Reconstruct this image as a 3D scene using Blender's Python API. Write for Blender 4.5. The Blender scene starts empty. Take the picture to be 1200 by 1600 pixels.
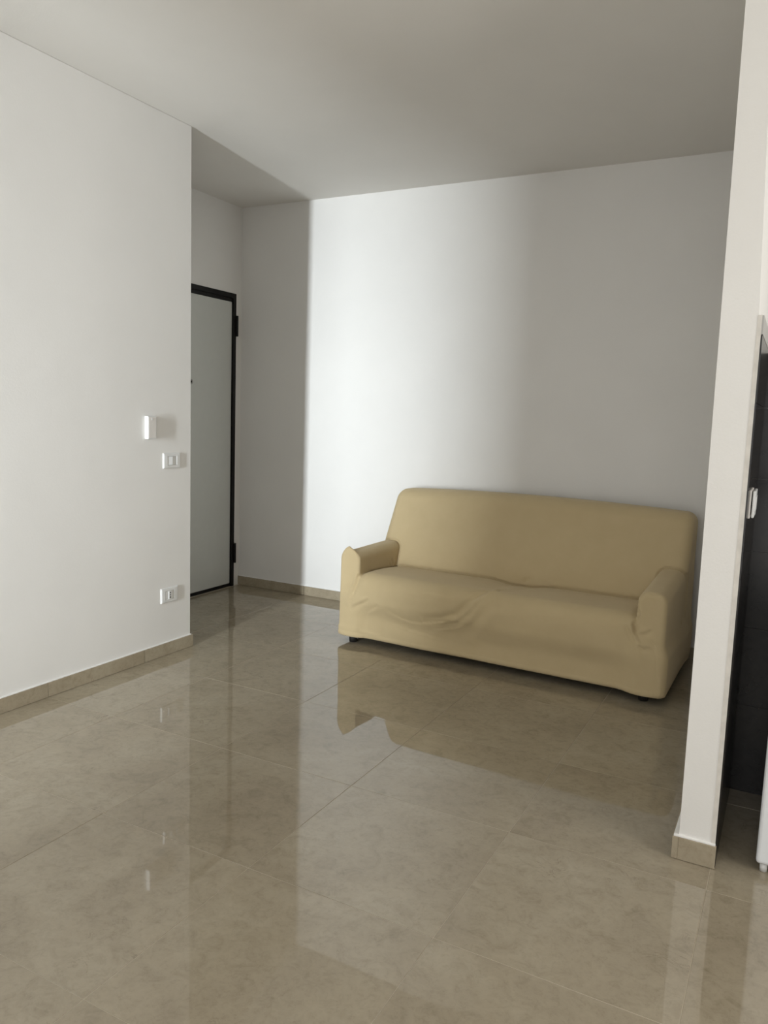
import bpy, bmesh, math, random
import numpy as np
from mathutils import Matrix, Vector

random.seed(7)
scene = bpy.context.scene
C = scene.collection

# ------------------------------------------------------------------ camera
CAM_F = 1209.126                                   # focal length in pixels of the 1200 px wide frame
cam_r = Vector((0.8818518, 0.4702933, 0.0340826))
cam_u = Vector((-0.0882838, 0.0936738, 0.9916810))
cam_w = Vector((-0.4631883, 0.8775246, -0.1241257))
cam_data = bpy.data.cameras.new('camera')
cam_data.sensor_fit = 'HORIZONTAL'
cam_data.sensor_width = 36.0
cam_data.lens = 36.0 * CAM_F / 1200.0
cam_data.clip_start = 0.02
cam = bpy.data.objects.new('camera', cam_data)
C.objects.link(cam)
m = Matrix.Identity(4)
for i in range(3):
    m[i][0] = cam_r[i]; m[i][1] = cam_u[i]; m[i][2] = -cam_w[i]
m[0][3], m[1][3], m[2][3] = 0.0, 0.0, 1.340
cam.matrix_world = m
scene.camera = cam

# ------------------------------------------------------------------ world, daylight, exposure
world = bpy.data.worlds.new('world')
scene.world = world
world.use_nodes = True
world.node_tree.nodes['Background'].inputs[0].default_value = (0.80, 0.88, 1.0, 1)
world.node_tree.nodes['Background'].inputs[1].default_value = 0.6

def area(name, loc, sx, sy, power, col, rot):
    l = bpy.data.lights.new(name, 'AREA')
    l.shape = 'RECTANGLE'; l.size = sx; l.size_y = sy; l.energy = power; l.color = col
    o = bpy.data.objects.new(name, l)
    o.location = loc; o.rotation_euler = rot
    C.objects.link(o)
    return o
FACE_Y = (math.radians(90), 0, 0)                  # area light shining along +Y
# daylight through the tall narrow balcony door at the end of the left passage
area('daylight_passage', (-2.26, -1.99, 1.27), 0.20, 2.10, 40, (0.88, 0.95, 1.0), FACE_Y)
dp = C.objects['daylight_passage']; dp.data.spread = math.radians(60)      # beam narrowed to limit bounce: no light far off the axis
# daylight through the wide balcony door behind the camera
area('daylight_balcony', (-0.45, -0.30, 1.20), 1.70, 2.10, 16.5, (1.0, 0.965, 0.90), FACE_Y)

# daylight through the kitchen window in the right-hand wall
area('daylight_kitchen', (2.09, 1.70, 1.60), 1.30, 1.40, 27, (1.0, 0.98, 0.94), (math.radians(90), 0, math.radians(90)))

scene.view_settings.view_transform = 'Standard'
scene.view_settings.look = 'None'
scene.view_settings.gamma = 1.0
scene.view_settings.use_curve_mapping = False
scene.view_settings.exposure = 0.34

# ------------------------------------------------------------------ helpers
def mat(name):
    mt = bpy.data.materials.new(name); mt.use_nodes = True
    nt = mt.node_tree
    return mt, nt, nt.nodes['Principled BSDF']

def setv(b, **k):
    for n, v in k.items():
        b.inputs[n.replace('_', ' ')].default_value = v

def tex_coord(nt, kind='Object'):
    return nt.nodes.new('ShaderNodeTexCoord').outputs[kind]

def noise(nt, vec, scale, detail=4, rough=0.55, distort=0.0):
    n = nt.nodes.new('ShaderNodeTexNoise')
    n.inputs['Scale'].default_value = scale; n.inputs['Detail'].default_value = detail
    n.inputs['Roughness'].default_value = rough; n.inputs['Distortion'].default_value = distort
    nt.links.new(vec, n.inputs['Vector'])
    return n.outputs['Fac']

def ramp(nt, fac, stops):
    r = nt.nodes.new('ShaderNodeValToRGB')
    while len(r.color_ramp.elements) < len(stops): r.color_ramp.elements.new(0.5)
    for e, (p, c) in zip(r.color_ramp.elements, stops):
        e.position = p; e.color = (*c, 1)
    nt.links.new(fac, r.inputs[0])
    return r.outputs[0]

def mix(nt, fac, a, b, mode='MIX'):
    n = nt.nodes.new('ShaderNodeMix'); n.data_type = 'RGBA'; n.blend_type = mode
    for sock, v in ((n.inputs['Factor'], fac), (n.inputs[6], a), (n.inputs[7], b)):
        if isinstance(v, (int, float)): sock.default_value = v
        elif isinstance(v, tuple): sock.default_value = (*v, 1)
        else: nt.links.new(v, sock)
    return n.outputs[2]

def bump(nt, b, height, dist, strength=1.0, prev=None):
    n = nt.nodes.new('ShaderNodeBump')
    n.inputs['Distance'].default_value = dist; n.inputs['Strength'].default_value = strength
    nt.links.new(height, n.inputs['Height'])
    if prev is not None: nt.links.new(prev, n.inputs['Normal'])
    nt.links.new(n.outputs[0], b.inputs['Normal'])
    return n.outputs[0]

def plaster(name, col):
    mt, nt, b = mat(name)
    v = tex_coord(nt)
    f = noise(nt, v, 1.7, 5)
    k = ramp(nt, f, [(0.3, tuple(c * 0.975 for c in col)), (0.7, tuple(min(1, c * 1.015) for c in col))])
    nt.links.new(k, b.inputs['Base Color'])
    setv(b, Roughness=0.75)
    b.inputs['Specular IOR Level'].default_value = 0.25
    n1 = bump(nt, b, noise(nt, v, 3.0, 2), 0.004, 0.5)
    bump(nt, b, noise(nt, v, 160, 2), 0.0006, 0.5, n1)
    return mt

M = {}
M['wall'] = plaster('wall_paint', (0.80, 0.785, 0.755))
M['ceiling'] = plaster('ceiling_paint', (0.765, 0.742, 0.70))

def stone(name, gain=1.0, rough=0.07, wave=True, spec=0.5):
    mt, nt, b = mat(name)
    info = nt.nodes.new('ShaderNodeObjectInfo')
    sc = nt.nodes.new('ShaderNodeVectorMath'); sc.operation = 'SCALE'
    comb = nt.nodes.new('ShaderNodeCombineXYZ')
    mul = nt.nodes.new('ShaderNodeMath'); mul.operation = 'MULTIPLY'; mul.inputs[1].default_value = 40
    nt.links.new(info.outputs['Random'], mul.inputs[0])
    for i in range(3): nt.links.new(mul.outputs[0], comb.inputs[i])
    add = nt.nodes.new('ShaderNodeVectorMath'); add.operation = 'ADD'
    nt.links.new(tex_coord(nt), add.inputs[0]); nt.links.new(comb.outputs[0], add.inputs[1])
    v = add.outputs[0]
    g = lambda *c: tuple(x * gain for x in c)
    big = ramp(nt, noise(nt, v, 2.2, 6, 0.6, 0.6), [(0.30, g(0.312, 0.262, 0.186)), (0.52, g(0.356, 0.304, 0.218)), (0.72, g(0.396, 0.346, 0.256))])
    fine = ramp(nt, noise(nt, v, 16, 8, 0.7, 0.8), [(0.28, (0.82, 0.80, 0.77)), (0.50, (1, 1, 1)), (0.74, (1.09, 1.085, 1.08))])
    c1 = mix(nt, 1.0, big, fine, 'MULTIPLY')
    speck = ramp(nt, noise(nt, v, 55, 5, 0.75, 0.4), [(0.30, (0.88, 0.87, 0.85)), (0.48, (1, 1, 1)), (0.72, (1.05, 1.05, 1.05))])
    c1 = mix(nt, 1.0, c1, speck, 'MULTIPLY')
    # short dark hairline veins
    vein = noise(nt, v, 7.0, 5, 0.6, 2.2)
    sub = nt.nodes.new('ShaderNodeMath'); sub.operation = 'SUBTRACT'; sub.inputs[1].default_value = 0.5
    ab = nt.nodes.new('ShaderNodeMath'); ab.operation = 'ABSOLUTE'
    nt.links.new(vein, sub.inputs[0]); nt.links.new(sub.outputs[0], ab.inputs[0])
    line = ramp(nt, ab.outputs[0], [(0.0, (1, 1, 1)), (0.006, (0.6, 0.6, 0.6)), (0.018, (0, 0, 0))])
    gate = ramp(nt, noise(nt, v, 5.0, 3), [(0.62, (0, 0, 0)), (0.72, (1, 1, 1))])
    vm = mix(nt, 1.0, mix(nt, 1.0, line, gate, 'MULTIPLY'), (0.75, 0.75, 0.75), 'MULTIPLY')
    c2 = mix(nt, vm, c1, g(0.19, 0.145, 0.095))
    nt.links.new(c2, b.inputs['Base Color'])
    setv(b, Roughness=rough)
    b.inputs['Specular IOR Level'].default_value = spec
    b.inputs['IOR'].default_value = 1.68 if wave else 1.5
    if wave:
        bump(nt, b, noise(nt, v, 3.2, 1, 0.4), 0.0022, 0.35)
    return mt
M['floor'] = stone('polished_stone', 0.93, 0.014)
M['base'] = stone('baseboard_stone', 1.02, 0.16, False, 0.35)

def plain(name, col, rough=0.5, spec=0.5, metal=0.0, var=0.04):
    mt, nt, b = mat(name)
    k = ramp(nt, noise(nt, tex_coord(nt), 22, 3), [(0.3, tuple(c * (1 - var) for c in col)), (0.7, tuple(min(1, c * (1 + var)) for c in col))])
    nt.links.new(k, b.inputs['Base Color'])
    setv(b, Roughness=rough, Metallic=metal)
    b.inputs['Specular IOR Level'].default_value = spec
    return mt
M['grout'] = plain('grout', (0.44, 0.385, 0.295), 0.8, 0.2)
M['caulk'] = plain('white_caulk', (0.86, 0.85, 0.83), 0.5, 0.3)
M['black'] = plain('black_metal', (0.007, 0.0065, 0.006), 0.5, 0.25)
M['leaf'] = plain('door_laminate', (0.60, 0.61, 0.575), 0.32, 0.4, var=0.01)
M['steel'] = plain('brushed_steel', (0.35, 0.34, 0.32), 0.35, 0.5, 1.0)
M['plastic'] = plain('white_plastic', (0.74, 0.74, 0.725), 0.28, 0.5, var=0.01)
M['plastic_warm'] = plain('ivory_plastic', (0.72, 0.69, 0.65), 0.45, 0.4, var=0.01)
M['hole'] = plain('socket_hole', (0.01, 0.01, 0.01), 0.8, 0.1)
M['darktile'] = plain('dark_glazed_tile', (0.011, 0.009, 0.0075), 0.22, 0.28, var=0.35)
M['greytile'] = plain('grey_border_tile', (0.36, 0.35, 0.33), 0.3, 0.5)
M['tile_edge'] = plain('raw_tile_edge', (0.66, 0.63, 0.58), 0.7, 0.2, var=0.10)
M['appliance'] = plain('white_enamel', (0.80, 0.82, 0.84), 0.25, 0.5, var=0.005)
M['rubber'] = plain('black_rubber', (0.02, 0.018, 0.016), 0.6, 0.3)

def fabric():
    mt, nt, b = mat('stretch_slipcover_fabric')
    v = tex_coord(nt)
    f = noise(nt, v, 9, 4, 0.6)
    k = ramp(nt, f, [(0.25, (0.540, 0.428, 0.250)), (0.75, (0.570, 0.455, 0.270))])
    nt.links.new(k, b.inputs['Base Color'])
    setv(b, Roughness=0.85)
    b.inputs['Specular IOR Level'].default_value = 0.15
    b.inputs['Sheen Weight'].default_value = 0.25
    b.inputs['Sheen Roughness'].default_value = 0.5
    b.inputs['Sheen Tint'].default_value = (1.0, 0.9, 0.72, 1)
    bump(nt, b, noise(nt, v, 700, 1), 0.0004, 0.2)
    return mt
M['fabric'] = fabric()

def link(o, parent=None):
    C.objects.link(o)
    if parent is not None: o.parent = parent
    return o

def obj(name, bm, material, parent=None, smooth=False):
    me = bpy.data.meshes.new(name)
    bm.normal_update()
    bm.to_mesh(me); bm.free()
    me.materials.append(material)
    if smooth:
        for p in me.polygons: p.use_smooth = True
    return link(bpy.data.objects.new(name, me), parent)

def empty(name, loc=(0, 0, 0)):
    o = bpy.data.objects.new(name, None); o.location = loc; o.empty_display_size = 0.1
    return link(o)

def bx(bm, a, b, bev=0.0, seg=1):
    t = bmesh.new()
    bmesh.ops.create_cube(t, size=1.0)
    for v in t.verts:
        v.co = Vector((a[i] + (v.co[i] + 0.5) * (b[i] - a[i]) for i in range(3)))
    if bev > 0:
        bmesh.ops.bevel(t, geom=list(t.edges), offset=bev, segments=seg, profile=0.5, affect='EDGES')
    me = bpy.data.meshes.new('tmp'); t.to_mesh(me); t.free()
    bm.from_mesh(me); bpy.data.meshes.remove(me)
    return bm

def box(name, a, b, material, parent=None, bev=0.0, seg=1, smooth=False):
    """box given in the parent's coordinates, origin kept at the parent"""
    return obj(name, bx(bmesh.new(), a, b, bev, seg), material, parent, smooth)

def cyl(bm, p0, p1, r0, r1, n=20):
    p0, p1 = Vector(p0), Vector(p1)
    d = p1 - p0
    q = Vector((0, 0, 1)).rotation_difference(d.normalized()).to_matrix().to_4x4()
    bmesh.ops.create_cone(bm, cap_ends=True, segments=n, radius1=r0, radius2=r1, depth=d.length,
                          matrix=Matrix.Translation((p0 + p1) / 2) @ q)
    return bm

def structure(o, label=None):
    o['kind'] = 'structure'
    if label: o['label'] = label
    return o

def tag(o, label, cat, group=None):
    o['label'] = label; o['category'] = cat
    if group: o['group'] = group
    return o

# ------------------------------------------------------------------ room shell
H = 2.808
XL = -2.947          # face of the long left wall
XD = -3.735          # face of the wall with the entrance door
YE = 3.277           # where the left wall ends
YB = 4.696           # face of the back wall
YF = -0.16           # inner face of the wall behind the camera
XR = 2.10            # far side of the kitchen
T = 0.6
OX, OY = -2.5198, 1.7188   # one joint crossing of the floor tiles

# floor: slab + one object per tile
floor = structure(obj('floor', bx(bmesh.new(), (XD - 0.2, -2.2, -0.08), (XR + 0.1, YB + 0.15, -0.0009)), M['grout']))
GAP = 0.0007
mesh_cache = {}
def tile_mesh(w, h, material, th=0.010, bev=0.0009):
    key = (round(w, 4), round(h, 4), material.name)
    if key not in mesh_cache:
        bm = bx(bmesh.new(), (-w / 2, -h / 2, -th), (w / 2, h / 2, 0), bev)
        me = bpy.data.meshes.new('floor_tile'); bm.to_mesh(me); bm.free()
        me.materials.append(material)
        mesh_cache[key] = me
    return mesh_cache[key]
for i in range(-3, 9):
    for j in range(-7, 6):
        x0, x1 = max(OX + i * T, XD), min(OX + (i + 1) * T, XR)
        y0, y1 = max(OY + j * T, -2.0), min(OY + (j + 1) * T, YB)
        if x1 - x0 < 0.03 or y1 - y0 < 0.015: continue
        if x1 <= XL + 0.01 and y1 <= YE: continue                # inside the left wall block
        if x0 >= -2.0 and y1 <= YF - 0.2: continue              # behind the front wall
        if x0 >= -0.15 and y0 >= 3.10: continue                 # behind the kitchen
        o = bpy.data.objects.new('floor_tile', tile_mesh(x1 - x0 - 2 * GAP, y1 - y0 - 2 * GAP, M['floor']))
        o.location = ((x0 + x1) / 2, (y0 + y1) / 2, 0)
        o.rotation_euler = (random.gauss(0, 0.0006), random.gauss(0, 0.0006), 0)
        link(o, floor)

structure(box('ceiling', (XD - 0.2, -2.2, H), (XR + 0.1, YB + 0.15, H + 0.12), M['ceiling']))
structure(box('wall_left', (XD - 0.2, -2.2, 0), (XL, YE, H), M['wall'], bev=0.003))
structure(box('wall_back', (XD - 0.2, YB, 0), (-0.16, YB + 0.15, H), M['wall']))

# door wall with the opening for the entrance door
D0, D1, DT = 3.72, 4.629, 2.185
bm = bmesh.new()
bx(bm, (XD - 0.2, YE, 0), (XD, D0, H))
bx(bm, (XD - 0.2, D1, 0), (XD, YB, H))
bx(bm, (XD - 0.2, D0, DT), (XD, D1, H))
structure(obj('wall_door', bm, M['wall']))

# wall behind the camera: passage on the left, wide balcony door opening
bm = bmesh.new()
bx(bm, (-2.08, YF - 0.16, 0), (-1.32, YF, H))
bx(bm, (0.42, YF - 0.16, 0), (XR, YF, H))
bx(bm, (-1.32, YF - 0.16, 2.28), (0.42, YF, H))
structure(obj('wall_front', bm, M['wall']))
# passage to the left of it, with the narrow balcony door at its end
bm = bmesh.new()
bx(bm, (-2.08, -2.2, 0), (-2.00, YF - 0.16, H))
bx(bm, (-2.237, -1.18, 0), (-2.08, -1.03, H))  # unseen jamb, added to soften the right edge of the light band
structure(obj('wall_passage_and_blocker', bm, M['wall']))
bm = bmesh.new()
bx(bm, (XL, -2.2, 0), (-2.37, -2.02, H))
bx(bm, (-2.15, -2.2, 0), (-2.08, -2.02, H))
bx(bm, (-2.37, -2.2, 2.34), (-2.15, -2.02, H))
structure(obj('wall_passage_end', bm, M['wall']))
bm = bmesh.new()
bx(bm, (XR, YF - 0.16, 0), (XR + 0.1, 1.04, H))
bx(bm, (XR, 2.36, 0), (XR + 0.1, 3.20, H))
bx(bm, (XR, 1.04, 0), (XR + 0.1, 2.36, 0.89))
bx(bm, (XR, 1.04, 2.31), (XR + 0.1, 2.36, H))
structure(obj('wall_kitchen', bm, M['wall']))

# partition between living room and kitchen (the end face stands in the picture)
def prism(bm, rings):
    """rings: list of 4-corner loops from bottom to top"""
    vs = [[bm.verts.new(p) for p in r] for r in rings]
    for a, b in zip(vs[:-1], vs[1:]):
        for k in range(4):
            bm.faces.new((a[k], a[(k + 1) % 4], b[(k + 1) % 4], b[k]))
    bm.faces.new(vs[0][::-1]); bm.faces.new(vs[-1])
    return bm
PY = 2.453
def pring(z, xl, xr): return [(xl, PY, z), (xr, PY, z), (xr, YB, z), (xl, YB, z)]
bm = prism(bmesh.new(), [pring(0, -0.217, -0.121), pring(0.8, -0.2205, -0.1245), pring(1.655, -0.226, -0.1265), pring(2.25, -0.230, -0.152), pring(H, -0.233, -0.175)])
structure(obj('wall_right', bm, M['wall']))
structure(box('wall_kitchen_back', (-0.15, 3.058, 0), (XR, 3.20, H), M['wall']))

# ------------------------------------------------------------------ baseboards: pieces of the floor stone
BH, BT = 0.068, 0.012
def baseboard(name, pieces, caulk):
    root = structure(empty(name))
    for a, b in pieces: box('baseboard_tile', a, b, M['base'], root, bev=0.0008)
    for a, b in caulk: box('caulk_line', a, b, M['caulk'], root, bev=0.0006)
    return root
js = [OY + T * k for k in range(-5, 3)]
ys = [-2.0] + [y for y in js if -1.95 < y < YE - 0.05] + [YE]
pcs = [((XL, a + 0.001, 0.001), (XL + BT, b - 0.001 + (BT if b == YE else 0), BH)) for a, b in zip(ys[:-1], ys[1:])]
pcs.append(((XL - 0.5, YE, 0.001), (XL - 0.001, YE + BT, BH)))
baseboard('baseboard_left', pcs, [((XL - 0.001, -2.0, BH), (XL + BT - 0.004, YE, BH + 0.004))])
xs = [XD] + [OX + T * k for k in range(-1, 4)] + [-0.245]
baseboard('baseboard_back', [((a + 0.001, YB - BT, 0.001), (b - 0.001, YB, BH)) for a, b in zip(xs[:-1], xs[1:])],
          [((XD, YB - BT + 0.004, BH), (-0.245, YB + 0.001, BH + 0.004))])
ys = [PY - BT] + [y for y in [OY + T * k for k in range(2, 5)]] + [YB - BT]
pcs = [((-0.217 - BT - 0.006, a + 0.001, 0.001), (-0.2165, b - 0.001, BH + 0.004)) for a, b in zip(ys[:-1], ys[1:])]
pcs.append(((-0.2165, PY - BT, 0.001), (-0.109, PY - 0.0002, BH + 0.004)))
baseboard('baseboard_right', pcs, [((-0.232, PY - BT + 0.004, BH + 0.004), (-0.112, PY + 0.001, BH + 0.009)), ((-0.232, PY, BH + 0.004), (-0.2160, YB - BT, BH + 0.009))])

# ------------------------------------------------------------------ kitchen wall tiles on the partition's side and on the niche's back
tiles = structure(empty('wall_tiles_side'))
zs = [0.0, 0.33, 0.62, 0.90, 1.16, 1.41, 1.60]
def side_x(z): return -0.108 - 0.005 * z / 1.655
yj = [PY, 3.0495]
for k in range(len(zs) - 1):
    z0, z1 = zs[k] + 0.0006, zs[k + 1] - 0.0006
    for y0, y1 in [(PY + 0.001, 2.76), (2.7612, 3.0495)]:
        b_ = bmesh.new()
        prism(b_, [[(side_x(z0) - 0.006, y0, z0), (side_x(z0), y0, z0), (side_x(z0), y1, z0), (side_x(z0) - 0.006, y1, z0)],
                   [(side_x(z1) - 0.006, y0, z1), (side_x(z1), y0, z1), (side_x(z1), y1, z1), (side_x(z1) - 0.006, y1, z1)]])
        obj('wall_tile', b_, M['darktile'], tiles)
b_ = bmesh.new()
prism(b_, [[(side_x(1.6) - 0.006, PY + 0.001, 1.602), (side_x(1.6), PY + 0.001, 1.602), (side_x(1.6), 3.0495, 1.602), (side_x(1.6) - 0.006, 3.0495, 1.602)],
           [(side_x(1.65) - 0.006, PY + 0.001, 1.654), (side_x(1.65), PY + 0.001, 1.654), (side_x(1.65), 3.0495, 1.654), (side_x(1.65) - 0.006, 3.0495, 1.654)]])
obj('border_tile', b_, M['greytile'], tiles)
# mortar bed behind the tiles, its raw pale edge shows on the end of the wall
b_ = bmesh.new()
zz = [0.0, 0.8, 1.655]
prism(b_, [[(-0.125 if z < 0.5 else -0.129, PY - 0.0008, z), (side_x(z) - 0.0045, PY - 0.0008, z), (side_x(z) - 0.0045, 3.0495, z), (-0.125 if z < 0.5 else -0.129, 3.0495, z)] for z in zz])
obj('mortar_edge', b_, M['tile_edge'], tiles)
tb = structure(empty('wall_tiles_back'))
for k in range(len(zs) - 1):
    for x0 in (-0.1185, 0.1805, 0.4795):
        box('wall_tile', (x0, 3.050, zs[k] + 0.0006), (x0 + 0.298, 3.058, zs[k + 1] - 0.0006), M['darktile'], tb)

# ------------------------------------------------------------------ entrance door
door = structure(empty('door_1', (XD, 4.17, 0)), 'pale grey armoured entrance door in a black metal frame')
def dbox(name, a, b, mt, parent=door, bev=0.0, seg=1):
    off = (XD, 4.17, 0) if parent is door else (0, 0, 0)
    return box(name, tuple(a[i] - off[i] for i in range(3)), tuple(b[i] - off[i] for i in range(3)), mt, parent, bev, seg)
bm = bmesh.new()
o_ = (XD, 4.17, 0)
def sub(a): return tuple(a[i] - o_[i] for i in range(3))
bx(bm, sub((XD - 0.06, D1 - 0.032, 0)), sub((XD + 0.006, D1, DT)), 0.001)
bx(bm, sub((XD - 0.06, D0, 0)), sub((XD + 0.006, D0 + 0.032, DT)), 0.001)
bx(bm, sub((XD - 0.06, D0 + 0.032, DT - 0.034)), sub((XD + 0.006, D1 - 0.032, DT)), 0.001)
obj('door_frame', bm, M['black'], door)
dbox('frame_rebate', (XD - 0.05, D0 + 0.032, DT - 0.058), (XD - 0.004, D1 - 0.032, DT - 0.034), M['black'], bev=0.001)
dbox('door_leaf', (XD - 0.045, D0 + 0.036, 0.022), (XD - 0.006, D1 - 0.034, DT - 0.060), M['leaf'], bev=0.006, seg=3)
dbox('door_sweep', (XD - 0.043, D0 + 0.034, 0.001), (XD - 0.003, D1 - 0.032, 0.021), M['black'], bev=0.001)
for z0, z1 in ((1.880, 2.028), (0.180, 0.330)):
    bm = bmesh.new()
    bx(bm, sub((XD + 0.001, D1 - 0.004, z0)), sub((XD + 0.012, D1 + 0.014, z1)), 0.002)
    cyl(bm, sub((XD + 0.012, D1 + 0.003, z0)), sub((XD + 0.012, D1 + 0.003, z1)), 0.009, 0.009, 14)
    obj('hinge', bm, M['black'], door)
bm = cyl(bmesh.new(), sub((XD - 0.008, 4.153, 1.525)), sub((XD + 0.000, 4.153, 1.525)), 0.021, 0.019, 24)
ph = obj('peephole', bm, M['steel'], door)
bm = cyl(bmesh.new(), sub((XD - 0.001, 4.153, 1.525)), sub((XD + 0.002, 4.153, 1.525)), 0.009, 0.008, 18)
obj('peephole_lens', bm, M['hole'], ph)

# ------------------------------------------------------------------ devices on the left wall
def on_left(name, y, z):                              # local axes: x out of the wall, y along it, z up
    return empty(name, (XL, y, z))

s = tag(on_left('thermostat', 2.973, 1.2355), 'white plastic box on the left wall above the light switch', 'wall box')
box('back_case', (0, -0.038, -0.0585), (0.010, 0.030, 0.0585), M['plastic'], s, 0.002, 2)
box('cover', (0.010, -0.038, -0.0585), (0.0225, 0.022, 0.0585), M['plastic'], s, 0.003, 2)
box('front_panel', (0.0227, -0.033, -0.053), (0.0238, 0.017, 0.053), M['plastic_warm'], s, 0.0005)
box('button', (0.0239, -0.016, 0.038), (0.0250, -0.004, 0.048), M['plastic'], s, 0.0004)

def plate(name, y, z, label, cat):
    s = tag(on_left(name, y, z), label, cat)
    # frame: a bevelled ring around the module window
    W, Hh, iw, ih = 0.0625, 0.0405, 0.0345, 0.0235
    bm = bmesh.new()
    rings = []
    for (w, h, x) in ((W, Hh, 0.0), (W, Hh, 0.0055), (W - 0.004, Hh - 0.004, 0.0085), (iw + 0.001, ih + 0.001, 0.0095), (iw, ih, 0.0085), (iw, ih, 0.002)):
        rings.append([bm.verts.new((x, sy * w, sz * h)) for sy, sz in ((-1, -1), (1, -1), (1, 1), (-1, 1))])
    for a, b in zip(rings[:-1], rings[1:]):
        for k in range(4): bm.faces.new((a[k], a[(k + 1) % 4], b[(k + 1) % 4], b[k]))
    bm.faces.new(rings[0][::-1])
    bm.faces.new(rings[-1])
    bmesh.ops.recalc_face_normals(bm, faces=bm.faces)
    obj('cover_plate', bm, M['plastic'], s)
    box('release_notch', (0.002, -W - 0.0006, -0.004), (0.005, -W + 0.002, 0.004), M['plastic_warm'], s)
    return s
s = plate('light_switch', 3.1235, 1.060, 'white rectangular light switch plate with rockers beside the wall end', 'light switch')
for k, (y0, y1) in enumerate(((-0.0335, -0.0005), (0.0005, 0.0335))):
    bm = bmesh.new()
    tilt = 0.0022 if k == 0 else -0.0022
    vs = [(0.002, y0, -0.0225), (0.002, y1, -0.0225), (0.002, y1, 0.0225), (0.002, y0, 0.0225)]
    top = [(0.0095 + (tilt if sg > 0 else -tilt) * (1 if k == 0 else 1), yy, zz_) for (yy, zz_, sg) in ((y0, -0.0225, -1), (y1, -0.0225, 1), (y1, 0.0225, 1), (y0, 0.0225, -1))]
    a = [bm.verts.new(p) for p in vs]; b = [bm.verts.new(p) for p in top]
    for q in range(4): bm.faces.new((a[q], a[(q + 1) % 4], b[(q + 1) % 4], b[q]))
    bm.faces.new(a[::-1]); bm.faces.new(b)
    obj('rocker', bm, M['plastic'], s)
box('rocker_gap_shade', (0.0022, -0.0343, 0.0226), (0.0030, 0.0343, 0.0234), M['hole'], s)  # black strips stand in for the shade in the gaps round the rockers
box('rocker_gap_shade', (0.0022, -0.0343, -0.0234), (0.0030, 0.0343, -0.0226), M['hole'], s)

s = plate('wall_socket', 3.106, 0.331, 'white wall socket with three pin holes low on the left wall', 'socket')
box('blank_module', (0.002, -0.0335, -0.0225), (0.0085, -0.0120, 0.0225), M['plastic'], s, 0.0006)
box('blank_module', (0.002, 0.0125, -0.0225), (0.0085, 0.0335, 0.0225), M['plastic'], s, 0.0006)
sm = box('socket_module', (0.002, -0.0110, -0.0225), (0.0120, 0.0115, 0.0225), M['plastic'], s, 0.0008)
for dz, hz in ((0.0125, 0.0040), (0.0, 0.0036), (-0.0130, 0.0052)):
    box('pin_hole', (0.0110, -0.0028, dz - hz), (0.0124, 0.0032, dz + hz), M['hole'], sm)

# socket on the dark kitchen tiles
s = tag(empty('kitchen_socket', (-0.1115, 2.58, 1.115)), 'white socket plate on dark kitchen tiles behind the wall end', 'socket')
box('back_plate', (0, -0.065, -0.042), (0.006, 0.065, 0.042), M['plastic_warm'], s, 0.001)
box('cover_plate', (0.0095, -0.060, -0.040), (0.0165, 0.060, 0.040), M['plastic'], s, 0.002, 2)
box('side_clip', (0.006, -0.058, -0.004), (0.0095, 0.058, 0.006), M['hole'], s)
box('socket_module', (0.0165, -0.032, -0.022), (0.0185, 0.032, 0.022), M['plastic'], s, 0.0006)

# ------------------------------------------------------------------ white kitchen appliance at the right edge
ap = tag(empty('refrigerator', (0.275, 2.78, 0)), 'white kitchen appliance on small feet at the right edge', 'appliance')
box('cabinet', (-0.272, -0.235, 0.024), (0.275, 0.255, 0.85), M['appliance'], ap, 0.006, 2)
box('door', (-0.275, -0.285, 0.028), (0.275, -0.240, 0.82), M['appliance'], ap, 0.010, 3)
box('top_panel', (-0.275, -0.285, 0.824), (0.275, 0.255, 0.862), M['appliance'], ap, 0.006, 2)
box('handle', (0.20, -0.300, 0.70), (0.26, -0.286, 0.74), M['plastic_warm'], ap, 0.003)
for fx in (-0.252, 0.25):
    for fy in (-0.262, 0.21):
        bm = cyl(bmesh.new(), (fx, fy, 0.0), (fx, fy, 0.026), 0.011, 0.0115, 18)
        obj('foot', bm, M['plastic'], ap, True)

# ------------------------------------------------------------------ sofa under a stretch slipcover
L, W = 1.842, 0.80
sofa = tag(empty('sofa', (-2.313, 3.850, 0)), 'beige three seat sofa under a stretch slipcover against the back wall', 'sofa')
sofa.rotation_euler = (0, 0, math.radians(-1.9))

def smin(a, b, k):
    h = np.clip(0.5 + 0.5 * (b - a) / k, 0, 1)
    return b * (1 - h) + a * h - k * h * (1 - h)
def rbox(p, lo, hi, r):
    lo, hi = np.array(lo), np.array(hi)
    c, e = (lo + hi) / 2, (hi - lo) / 2 - r
    d = [np.abs(p[i] - c[i]) - e[i] for i in range(3)]
    out = np.sqrt(sum(np.maximum(x, 0) ** 2 for x in d))
    return out + np.minimum(np.maximum(np.maximum(d[0], d[1]), d[2]), 0) - r
def ebox(p, lo, hi, r, e):
    """rounded profile in the first and third axis, run along the second with a crisp edge e"""
    lo, hi = np.array(lo), np.array(hi)
    c, h = (lo + hi) / 2, (hi - lo) / 2
    du, dz = np.abs(p[0] - c[0]) - h[0] + r, np.abs(p[2] - c[2]) - h[2] + r
    d2 = np.sqrt(np.maximum(du, 0) ** 2 + np.maximum(dz, 0) ** 2) + np.minimum(np.maximum(du, dz), 0) - r + e
    dv = np.abs(p[1] - c[1]) - h[1] + e
    return np.sqrt(np.maximum(d2, 0) ** 2 + np.maximum(dv, 0) ** 2) + np.minimum(np.maximum(d2, dv), 0) - e
def g(x, c, w): return np.exp(-((x - c) / w) ** 2)

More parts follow.
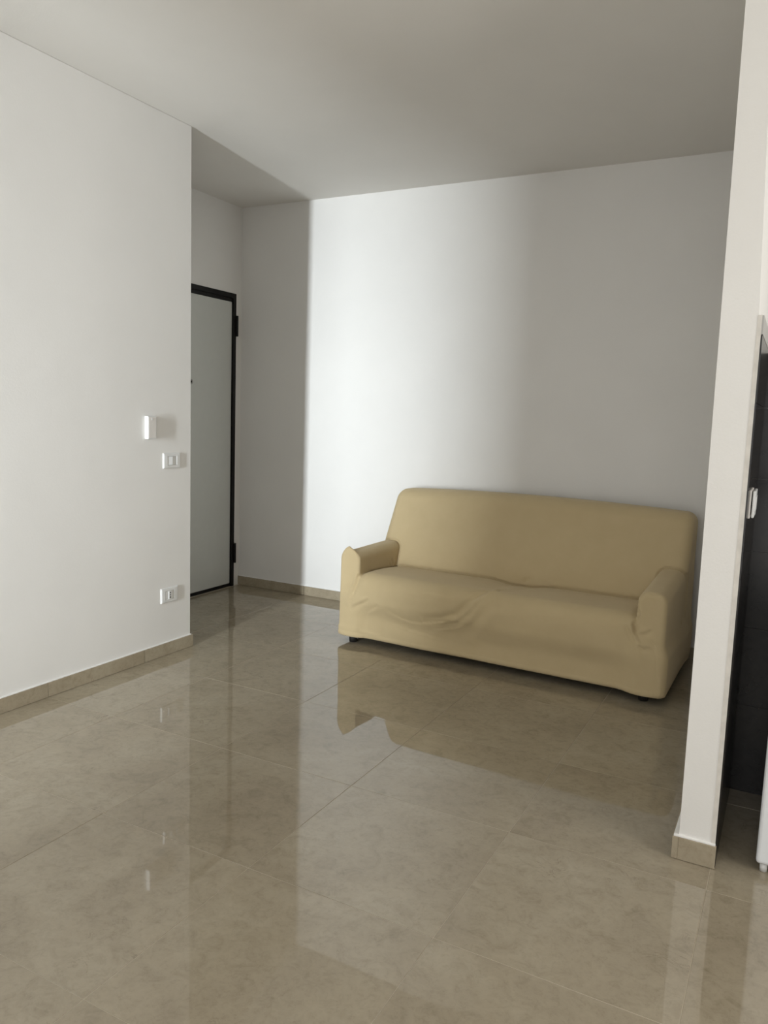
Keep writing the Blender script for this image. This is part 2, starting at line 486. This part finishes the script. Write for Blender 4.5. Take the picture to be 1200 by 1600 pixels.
def fields(u, v, z):
    # lower body between the arms, front face leaning slightly out towards the hem
    lean = 0.010 * (z - 0.05) / 0.35
    body = rbox((u, v - lean, z), (0.05, 0.002, 0.036), (L - 0.05, 0.74, 0.345), 0.03)
    # two seat cushions with crowned tops, sagging at the seam between them
    crown = 0.014 * np.cos(np.clip((v - 0.20) / 0.36, -1, 1) * math.pi / 2)
    sag = 0.030 * g(u, 0.97, 0.12) * np.clip((v + 0.02) / 0.45, 0, 1) + 0.022 * np.clip(v / 0.45, 0, 1) ** 1.5
    endl = 0.016 * g(u, 0.12, 0.16) - 0.0
    c1 = rbox((u, v + 0.018 * g(z, 0.32, 0.12) * g(u, 0.45, 0.35), z - crown + sag), (0.115, -0.012, 0.20), (1.02, 0.60, 0.418), 0.070)
    c2 = rbox((u, v + 0.014 * g(z, 0.32, 0.13) * g(u, 1.35, 0.35), z - crown + sag), (0.93, -0.008, 0.18), (L - 0.118, 0.60, 0.418), 0.070)
    seat = smin(smin(c1, c2, 0.045), body, 0.075)
    # arms: rounded pads, the fabric pulled tight
    armt = 0.012 * np.clip(v / 0.6, 0, 1)
    a1 = ebox((u - 0.004 * z, v, z - armt), (0.0, 0.0, 0.036), (0.132, 0.74, 0.542), 0.046, 0.014)
    a1b = rbox((u, v, z), (-0.001, 0.0, 0.036), (0.135, 0.74, 0.10), 0.016)
    a1 = smin(a1, a1b, 0.02)
    armr = 0.040 * np.clip(v / 0.5, 0, 1)
    ur = u - 0.012 * np.clip(z - 0.1, 0, 1) * -1.0
    a2 = ebox((ur, v, z - armr), (L - 0.134, 0.0, 0.036), (L + 0.004, 0.74, 0.542), 0.052, 0.024)
    a2b = rbox((u, v, z), (L - 0.135, 0.0, 0.036), (L + 0.002, 0.74, 0.24), 0.020)
    a2 = smin(a2, a2b, 0.08)
    # back: leaning slab with rounded shoulders
    sh = 0.36 * (z - 0.40)
    tap = 0.030 * np.clip((z - 0.55) / 0.3, 0, 1) * np.clip(1 - u / 0.6, 0, 1)
    crownb = 0.022 * (1 - ((u - L / 2) / (L / 2)) ** 2)
    belly = 0.020 * g(z, 0.56, 0.15) * (1 - ((u - L / 2) / (L / 2)) ** 4)
    f1 = rbox((u - tap, v - sh + belly, z - crownb), (-0.004, 0.445, 0.036), (L + 0.004, 1.2, 0.868), 0.058)
    f2 = v - 0.800 + 0.0 * z
    back = -smin(-f1, -f2, 0.05)
    return seat, a1, a2, back

def field(u, v, z):
    s, a1, a2, b = fields(u, v, z)
    fr = np.clip((0.10 - v) / 0.10, 0, 1) * np.clip((0.42 - z) / 0.14, 0, 1)     # front skirt: one stretched cloth
    k = 0.004 + 0.066 * fr
    d = smin(smin(s, a1, k), a2, k)
    kb = 0.004 + 0.035 * np.clip((v - 0.62) / 0.1, 0, 1)
    d = smin(d, b, kb)
    # the cloth is tucked into the creases around the seat
    inn = np.clip((v - 0.09) / 0.05, 0, 1) * np.clip((z - 0.30) / 0.04, 0, 1) * np.clip((0.60 - v) / 0.04, 0, 1)
    for x, y in ((s, b), (s, a1), (s, a2), (a1, b), (a2, b)):
        d = np.maximum(d, 0.0095 * inn - 0.02 * (inn <= 0) - np.sqrt(x * x + y * y))
    return np.maximum(d, 0.040 - z)                                                 # open underside, cut level

def surface_nets(h):
    lo = np.array([-0.05, -0.09, 0.012]); hi = np.array([L + 0.05, 0.86, 0.95])
    n = np.ceil((hi - lo) / h).astype(int) + 1
    ax = [lo[i] + h * np.arange(n[i]) for i in range(3)]
    U, V, Z = np.meshgrid(*ax, indexing='ij')
    F = field(U, V, Z)
    S = F < 0
    cnt = np.zeros(n - 1); acc = [np.zeros(n - 1) for _ in range(3)]
    def corner(A, c): return A[c[0]:n[0] - 1 + c[0], c[1]:n[1] - 1 + c[1], c[2]:n[2] - 1 + c[2]]
    cs = [(i, j, k) for i in (0, 1) for j in (0, 1) for k in (0, 1)]
    for a in cs:
        for d in range(3):
            if a[d] == 1: continue
            b = list(a); b[d] = 1; b = tuple(b)
            fa, fb = corner(F, a), corner(F, b)
            mk = (fa < 0) != (fb < 0)
            t = np.where(mk, fa / np.where(mk, fa - fb, 1), 0)
            cnt += mk
            for e in range(3):
                acc[e] += np.where(mk, a[e] + (t if e == d else 0), 0)
    act = cnt > 0
    idx = -np.ones(n - 1, int); idx[act] = np.arange(act.sum())
    I = np.argwhere(act)
    P = np.stack([lo[e] + h * (I[:, e] + acc[e][act] / cnt[act]) for e in range(3)], 1)
    faces = []
    for d in range(3):
        o1, o2 = (d + 1) % 3, (d + 2) % 3
        sl0 = [slice(None)] * 3; sl1 = [slice(None)] * 3
        sl0[d] = slice(0, n[d] - 1); sl1[d] = slice(1, n[d])
        A, B = S[tuple(sl0)], S[tuple(sl1)]
        E_ = np.argwhere(A != B)
        E_ = E_[(E_[:, o1] > 0) & (E_[:, o2] > 0) & (E_[:, o1] < n[o1] - 1) & (E_[:, o2] < n[o2] - 1)]
        flip = ~A[tuple(E_.T)]
        def cell(d1, d2):
            c = E_.copy(); c[:, o1] -= d1; c[:, o2] -= d2
            return idx[tuple(c.T)]
        q = np.stack([cell(1, 1), cell(0, 1), cell(0, 0), cell(1, 0)], 1)
        q[flip] = q[flip][:, ::-1]
        faces.append(q)
    return P, np.concatenate(faces)

P, Q = surface_nets(0.0075)
def grad(P, e=0.0015):
    G = np.zeros_like(P)
    for i in range(3):
        a = P.copy(); b = P.copy(); a[:, i] += e; b[:, i] -= e
        G[:, i] = (field(*a.T) - field(*b.T)) / (2 * e)
    return G
for _ in range(3):
    G = grad(P)
    st = (field(*P.T) / np.maximum((G ** 2).sum(1), 0.15))[:, None] * G
    ln = np.linalg.norm(st, axis=1, keepdims=True)
    P = P - st * np.minimum(1, 0.004 / np.maximum(ln, 1e-9))

# -- wrinkles of the cloth: ridges and furrows along lines on the surface
def polyline_dist(P, line):
    line = np.array(line, float)
    best = np.full(len(P), 9.0); par = np.zeros(len(P)); side = np.zeros(len(P))
    lens = np.linalg.norm(np.diff(line, axis=0), axis=1); tot = lens.sum(); run = 0
    for a, b, l in zip(line[:-1], line[1:], lens):
        d = b - a
        t = np.clip(((P - a) @ d) / (d @ d), 0, 1)
        r = P - (a + t[:, None] * d)
        dist = np.linalg.norm(r, axis=1)
        # side: positive above the line, seen from the front
        sd = np.sign(d[0] * (P[:, 2] - a[2]) - d[2] * (P[:, 0] - a[0]))
        better = dist < best
        best = np.where(better, dist, best); par = np.where(better, (run + t * l) / tot, par); side = np.where(better, sd, side)
        run += l
    return best, par, side
G = grad(P, 0.004); N0 = G / np.maximum(np.linalg.norm(G, axis=1, keepdims=True), 1e-9)
disp = np.zeros(len(P))
def fold(line, amp, w, asym=0.0, taper=0.5):
    """ridge (amp > 0) or furrow (amp < 0); asym adds the opposite sign beside it"""
    global disp
    amp = amp * 1.55
    d, t, sd = polyline_dist(P, line)
    tp = np.clip(np.sin(np.clip(t, 0, 1) * math.pi), 0, 1) ** taper
    s = sd * d
    disp = disp + amp * tp * np.exp(-(d / w) ** 2) - asym * amp * tp * np.exp(-((s + 1.6 * w) / (1.2 * w)) ** 2) * (d < 5 * w)
F = lambda pts, v=-0.015: [(u, v, z) for u, z in pts]
# the long diagonal folds below the seam between the two cushions
fold([(0.985, 0.16, 0.43), (0.955, 0.04, 0.43), (0.89, -0.02, 0.385), (0.832, -0.03, 0.315), (0.778, -0.03, 0.26), (0.684, -0.03, 0.225), (0.56, -0.03, 0.20)], 0.009, 0.016, 0.9, 0.45)
fold([(0.955, 0.0, 0.40), (0.905, -0.02, 0.345), (0.855, -0.03, 0.275), (0.79, -0.03, 0.215), (0.62, -0.02, 0.165)], 0.007, 0.020, 0.7, 0.6)
fold([(1.02, -0.02, 0.36), (0.95, -0.03, 0.28), (0.90, -0.02, 0.20), (0.84, -0.01, 0.13)], 0.006, 0.032, 0.5, 0.7)
fold([(0.33, -0.03, 0.245), (0.41, -0.03, 0.207), (0.50, -0.03, 0.188), (0.62, -0.03, 0.205), (0.72, -0.03, 0.245)], -0.005, 0.016, 0.6, 0.7)
fold([(0.30, -0.02, 0.17), (0.45, -0.02, 0.145), (0.62, -0.02, 0.125), (0.80, -0.01, 0.13)], -0.007, 0.035, 0.5, 0.7)
fold([(0.55, 0.0, 0.075), (0.80, 0.0, 0.10), (1.05, 0.0, 0.15)], -0.005, 0.040, 0.0, 0.7)
# short pulls where the seat meets the left arm
fold([(0.132, 0.01, 0.42), (0.122, -0.01, 0.36), (0.104, -0.01, 0.29), (0.080, -0.005, 0.215)], -0.009, 0.010, 0.5, 0.5)
fold([(0.085, -0.005, 0.21), (0.125, -0.015, 0.245), (0.175, -0.025, 0.275), (0.215, -0.03, 0.30)], 0.005, 0.010, 0.8, 0.6)
fold([(0.19, -0.02, 0.195), (0.235, -0.03, 0.222), (0.285, -0.03, 0.262)], -0.0045, 0.011, 0.6, 0.7)
# pinched cloth at the right arm
fold([(1.716, 0.03, 0.47), (1.704, 0.0, 0.42), (1.700, -0.005, 0.385), (1.712, -0.005, 0.335), (1.738, -0.002, 0.292)], -0.012, 0.010, 0.35, 0.4)
fold([(1.665, -0.01, 0.385), (1.690, -0.01, 0.345), (1.722, -0.006, 0.295)], 0.006, 0.009, 0.7, 0.6)
fold([(1.712, 0.0, 0.335), (1.745, 0.0, 0.350), (1.775, 0.0, 0.375)], 0.005, 0.008, 0.8, 0.7)
fold([(1.725, -0.004, 0.290), (1.755, -0.002, 0.277), (1.785, 0.0, 0.285)], 0.007, 0.008, 1.0, 0.6)
fold([(1.730, -0.002, 0.280), (1.745, -0.002, 0.245), (1.755, 0.0, 0.19)], -0.005, 0.011, 0.5, 0.7)
fold([(1.765, 0.0, 0.335), (1.795, 0.0, 0.300), (1.815, 0.0, 0.23), (1.832, 0.0, 0.13), (1.838, 0.0, 0.06)], 0.006, 0.009, 0.4, 0.4)
fold([(1.740, 0.015, 0.545), (1.790, 0.010, 0.525)], -0.004, 0.008, 0.6, 0.7)
# pulls where the back cushion meets the arms and the seam in the middle of the seat
fold([(0.975, 0.44, 0.40), (0.99, 0.45, 0.425), (1.03, 0.46, 0.44)], -0.006, 0.014, 0.0, 0.7)
fold([(1.60, 0.44, 0.40), (1.585, 0.46, 0.43)], -0.004, 0.010, 0.6, 0.7)
fold([(0.133, 0.40, 0.40), (0.128, 0.36, 0.45)], 0.004, 0.008, 0.8, 0.7)
fold([(0.133, 0.43, 0.40), (0.128, 0.41, 0.46)], 0.004, 0.008, 0.8, 0.7)
# the hem is pulled in little waves
fold([(0.05, 0.0, 0.072), (0.15, 0.0, 0.078), (0.30, 0.0, 0.070)], 0.003, 0.009, 0.6, 0.7)
# hem: a narrow turned edge
disp += 0.0035 * (P[:, 2] < 0.064) * (P[:, 2] > 0.043)
P = P + N0 * disp[:, None]
# pointed corner of the cover standing up on the left arm's front edge
pk = np.clip(1 - np.abs(P[:, 0] - 0.058) / 0.055, 0, 1) * np.exp(-((P[:, 1] - 0.006) / 0.016) ** 2) * np.clip((P[:, 2] - 0.47) / 0.055, 0, 1)
P[:, 2] += 0.036 * pk
P[:, 1] -= 0.004 * pk

# normals from the final mesh, then split into the parts of the sofa
tri = np.cross(P[Q[:, 2]] - P[Q[:, 0]], P[Q[:, 3]] - P[Q[:, 1]])
VN = np.zeros_like(P)
for k in range(4): np.add.at(VN, Q[:, k], tri)
VN /= np.maximum(np.linalg.norm(VN, axis=1, keepdims=True), 1e-12)
FC = P[Q].mean(1)
s_, a1_, a2_, b_ = fields(*FC.T)
stack = np.stack([s_, a1_, a2_, b_])
lab = stack.argmin(0)
front = (FC[:, 1] < 0.06) & (FC[:, 2] < 0.42)
lab[front & (FC[:, 0] < 0.118)] = 1
lab[front & (FC[:, 0] > L - 0.122)] = 2
lab[front & (FC[:, 0] >= 0.118) & (FC[:, 0] <= L - 0.122)] = 0
lab[(FC[:, 2] < 0.0625) & (lab != 3)] = 4
lab[(FC[:, 2] < 0.0415)] = 5
for k, nm in enumerate(['seat', 'armrest', 'armrest', 'backrest', 'hem', 'underside']):
    q = Q[lab == k]
    if not len(q): continue
    used, inv = np.unique(q, return_inverse=True)
    me = bpy.data.meshes.new(nm)
    me.from_pydata(P[used].tolist(), [], inv.reshape(q.shape).tolist())
    me.materials.append(M['rubber'] if nm == 'underside' else M['fabric'])
    for p in me.polygons: p.use_smooth = True
    if nm != 'underside':
        # creases stay crisp between seat, arms and back; the stretched front runs through smoothly
        pn = np.zeros_like(P)
        for c in range(4): np.add.at(pn, q[:, c], tri[lab == k])
        pn /= np.maximum(np.linalg.norm(pn, axis=1, keepdims=True), 1e-12)
        soft = (P[:, 1] < 0.05) & (P[:, 2] < 0.40) | (P[:, 2] < 0.07) | (P[:, 1] > 0.60)
        nn = np.where(soft[:, None], VN, pn)[used]
        me.normals_split_custom_set_from_vertices(nn.tolist())
    link(bpy.data.objects.new(nm, me), sofa)
for fu, fv in ((0.085, 0.035), (L - 0.085, 0.045), (0.085, 0.72), (L - 0.085, 0.72)):
    bm = cyl(bmesh.new(), (fu, fv, 0.0), (fu, fv, 0.046), 0.022, 0.027, 20)
    o = obj('foot', bm, M['rubber'], sofa, True)
    o['label'] = 'black round sofa foot'
